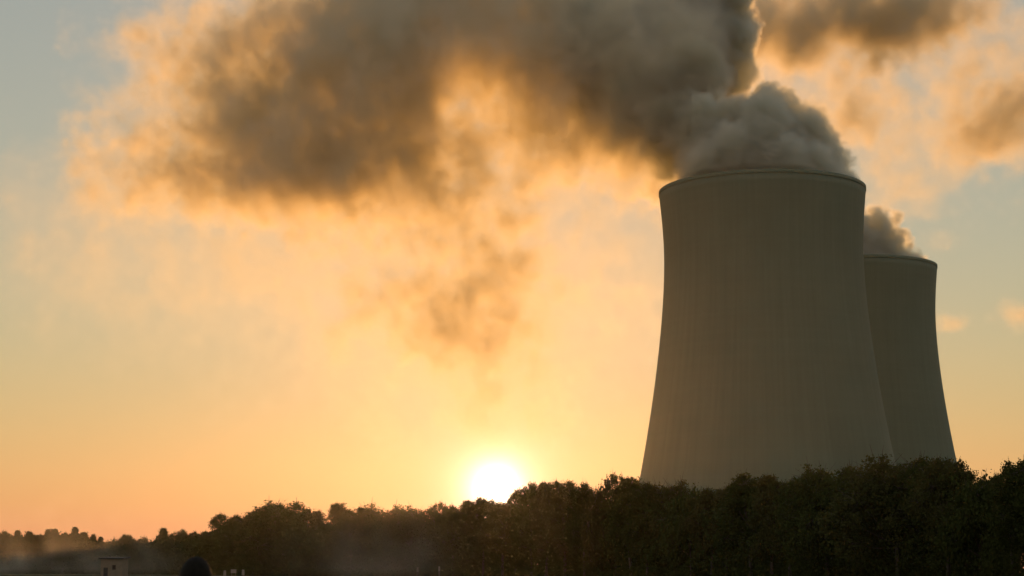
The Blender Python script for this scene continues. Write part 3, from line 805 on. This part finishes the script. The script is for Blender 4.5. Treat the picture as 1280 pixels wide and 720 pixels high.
# ------------------------------------------------------------------ person
def person():
    D = 8.6; pt = P(246, 698.5, D); top = pt.z
    k = top / 1.76
    root = empty('person', (pt.x, D, 0), R(18))
    skin = simple_mat('skin', (.30, .19, .13), (.36, .23, .16), 20, .6, .05)
    cloth = simple_mat('dark_jacket', (.018, .018, .02), (.03, .03, .032), 14, .9, .3)
    trou = simple_mat('dark_trousers', (.02, .022, .03), (.035, .037, .045), 14, .9, .3)
    hair = simple_mat('dark_hair', (.006, .005, .003), (.016, .012, .007), 60, .8, .8, (1, 1, .25))
    hair.node_tree.nodes['Principled BSDF'].inputs['Specular IOR Level'].default_value = .2
    def skinned(name, pts, edges, mat, sub=2, root_i=0):
        me = bpy.data.meshes.new(name); me.from_pydata([p[:3] for p in pts], edges, [])
        o = link_mesh(name, me, mat, root)
        sk = o.modifiers.new('skin', 'SKIN')
        for i, p in enumerate(pts):
            r = p[3]; me.skin_vertices[0].data[i].radius = (r, p[4] if len(p) > 4 else r)
        me.skin_vertices[0].data[root_i].use_root = True
        sk.use_smooth_shade = True
        sb = o.modifiers.new('sub', 'SUBSURF'); sb.levels = sub; sb.render_levels = sub
        return o
    # body: faces +Y (looks at the sunset); back is towards the camera
    pts = [(0, 0, .95, .15, .11), (0, 0, 1.12, .14, .10), (0, 0, 1.30, .165, .11), (0, .0, 1.42, .13, .09), (0, .01, 1.50, .055, .055), (0, .02, 1.57, .055, .06)]
    edges = [(0, 1), (1, 2), (2, 3), (3, 4), (4, 5)]
    def chain(start, lst):
        prev_ = start
        for p in lst: pts.append(p); edges.append((prev_, len(pts) - 1)); prev_ = len(pts) - 1
        return prev_
    ends = []
    for s in (-1, 1):
        chain(0, [(s * .10, 0, .86, .088), (s * .105, .01, .50, .058), (s * .11, -.01, .30, .055), (s * .11, -.02, .09, .036), (s * .115, .05, .045, .036), (s * .12, .14, .035, .03)])
        e = chain(3, [(s * .17, 0, 1.41, .06), (s * .215, -.01, 1.28, .046), (s * .235, -.01, 1.12, .038), (s * .235, .04, .96, .030), (s * .235, .06, .87, .024), (s * .235, .07, .80, .034, .018)])
        ends.append(e)
        for q, (dx, ln) in enumerate(((-.028, .070), (-.010, .080), (.010, .075), (.027, .058))):
            x0 = s * .235
            chain(e, [(x0, .07 + dx, .775, .0095), (x0 + s * -.004, .078 + dx, .775 - ln * .5, .0085), (x0 + s * -.014, .082 + dx, .775 - ln, .007)])
        chain(e, [(s * .235, .105, .82, .011), (s * .228, .118, .79, .009), (s * .222, .12, .765, .007)])
    body = skinned('body', pts, edges, skin)
    # head
    bm = bmesh.new(); bmesh.ops.create_uvsphere(bm, u_segments=40, v_segments=28, radius=1)
    for v in bm.verts:
        x, y, z = v.co
        w = .076 if z > -.1 else .076 - .022 * min(1, (-z - .1) / .8)
        d = .098 if y < 0 else .094
        yy = y * d; zz = z * .115
        if z < -.2 and y < 0: yy *= 1 - .35 * (-z - .2)
        if y > .8: yy += .018 * math.exp(-((x / .14) ** 2 + ((z + .15) / .16) ** 2))      # nose
        if y > .3: yy -= .009 * (math.exp(-(((abs(x) - .36) / .14) ** 2 + ((z - .05) / .12) ** 2)))  # eye sockets
        if y > .3: yy += .005 * math.exp(-((x / .26) ** 2 + ((z + .5) / .09) ** 2))        # lips
        if z < -.6 and y > 0: yy += .010
        v.co = (x * w, yy + .02, zz + 1.645)
    for s in (-1, 1):
        r = bmesh.ops.create_uvsphere(bm, u_segments=12, v_segments=8, radius=1)
        bmesh.ops.scale(bm, vec=(.010, .019, .032), verts=r['verts']); bmesh.ops.translate(bm, vec=(s * .080, .012, 1.64), verts=r['verts'])
    from_bm('head', bm, skin, root, True)
    for s in (-1, 1):
        bm = bmesh.new(); bmesh.ops.create_uvsphere(bm, u_segments=14, v_segments=10, radius=.0115); bmesh.ops.translate(bm, vec=(s * .028, .098, 1.652), verts=bm.verts)
        from_bm('eye', bm, M_WHITE, root, True)
    # hair: short, full at the back
    bm = bmesh.new(); bmesh.ops.create_uvsphere(bm, u_segments=72, v_segments=48, radius=1)
    dele = []
    for v in bm.verts:
        x, y, z = v.co
        if z < -.45 or (y > .45 and z < .42) : dele.append(v); continue
        nn = 1 + .022 * mnoise.noise(Vector((x * 9, y * 9, z * 3))) + .012 * mnoise.noise(Vector((x * 26, y * 26, z * 8)))
        v.co = (x * .0845 * nn, y * .106 * nn + .016, z * .126 * nn + 1.645)
    bmesh.ops.delete(bm, geom=dele, context='VERTS')
    h = from_bm('hair', bm, hair, root, True)
    sm = h.modifiers.new('thick', 'SOLIDIFY'); sm.thickness = .006; sm.offset = -1
    # jacket and trousers over the body
    jp = [(0, 0, .90, .185, .135), (0, 0, 1.12, .165, .125), (0, 0, 1.30, .185, .13), (0, 0, 1.42, .15, .105), (0, .01, 1.50, .075, .075)]
    je = [(0, 1), (1, 2), (2, 3), (3, 4)]
    pts2, ed2 = jp, je
    for s in (-1, 1):
        b0 = 3
        for p in [(s * .18, 0, 1.415, .075), (s * .22, -.01, 1.28, .062), (s * .238, -.01, 1.12, .054), (s * .238, .045, .93, .042)]:
            pts2.append(p); ed2.append((b0, len(pts2) - 1)); b0 = len(pts2) - 1
    skinned('jacket', pts2, ed2, cloth)
    tp = [(0, 0, .93, .165, .125)]; te = []
    for s in (-1, 1):
        b0 = 0
        for p in [(s * .10, 0, .84, .105), (s * .105, .01, .50, .078), (s * .11, -.01, .28, .070), (s * .11, -.02, .09, .062)]:
            tp.append(p); te.append((b0, len(tp) - 1)); b0 = len(tp) - 1
    skinned('trousers', tp, te, trou)
    for s in (-1, 1):
        bm = bmesh.new(); bmesh.ops.create_uvsphere(bm, u_segments=18, v_segments=12, radius=1)
        for v in bm.verts:
            x, y, z = v.co; v.co = (x * .046 + s * .117, y * .135 + .055, max(z, -.5) * .06 + .03)
        from_bm('shoe', bm, trou, root, True)
    root.scale = (k, k, k)
    tag(root, 'person with short dark hair at the bottom edge, only the top of the head showing', 'person')
person()

# ------------------------------------------------------------------ low mist over the meadow, and the haze
def mist():
    vox = 3.0
    # left wood: wisps rising before the far trees
    org = (-250.0, 560.0, -1.0); shape = (90, 24, 12)
    X, Y, Z = grid_axes(*shape, vox, org, 0)
    px, py, _ = project(X, Y, Z)
    n = fbm((90, 24, 24), vox, 26, 3.4, 101)[:, :, :12]; n2 = fbm((90, 24, 24), vox, 60, 3.8, 103)[:, :, :12]
    top = 12 + 7 * n2
    D = np.clip(n * .95 + .15, 0, 2.5) * np.clip(1 - Z / np.clip(top, 4, None), 0, 1)
    D *= smooth(260 - px, 0, 130)
    D = edge_fade(np.pad(D, ((0, 0), (0, 0), (1, 1)))[:, :, 1:-1], 1) + 0
    D *= np.clip(np.arange(90) / 22, 0, 1)[:, None, None]
    D[D < .01] = 0
    o = voxel_object('ground_mist', D, vox, org, 0, steam_mat('mist_left', .0095))
    tag(o, 'wisps of mist rising before the far left wood', 'mist', kind='stuff')
    org = (-75.0, 290.0, -1.0); shape = (50, 26, 10)
    X, Y, Z = grid_axes(*shape, vox, org, 0); px, py, _ = project(X, Y, Z)
    n = fbm((50, 26, 20), vox, 24, 3.4, 111)[:, :, :10]
    D = np.clip(n * .9 + .2, 0, 2.2) * np.clip(1 - Z / 13, 0, 1) * np.exp(-((px - 470) / 75) ** 2)
    D[D < .01] = 0
    D = edge_fade(D, 1)
    o = voxel_object('ground_mist', D, vox, org, 0, steam_mat('mist_mid', .007))
    tag(o, 'thin column of mist left of the sun before the treeline', 'mist', kind='stuff')
mist()

def haze():
    bm = bmesh.new(); bx(bm, 0, 0, (172 - 1.5) / 2, 6040, 6040, 172 + 1.5)
    m, nt = mat_new('haze_air'); out = N(nt, 'ShaderNodeOutputMaterial')
    pv = N(nt, 'ShaderNodeVolumePrincipled')
    pv.inputs['Color'].default_value = (.93, .93, .95, 1); pv.inputs['Density'].default_value = .000016
    pv.inputs['Anisotropy'].default_value = .86; pv.inputs['Density Attribute'].default_value = ''
    nt.links.new(pv.outputs[0], out.inputs['Volume'])
    o = from_bm('haze', bm, m); tag(o, 'warm thin haze in the evening air', 'haze', kind='stuff')
haze()
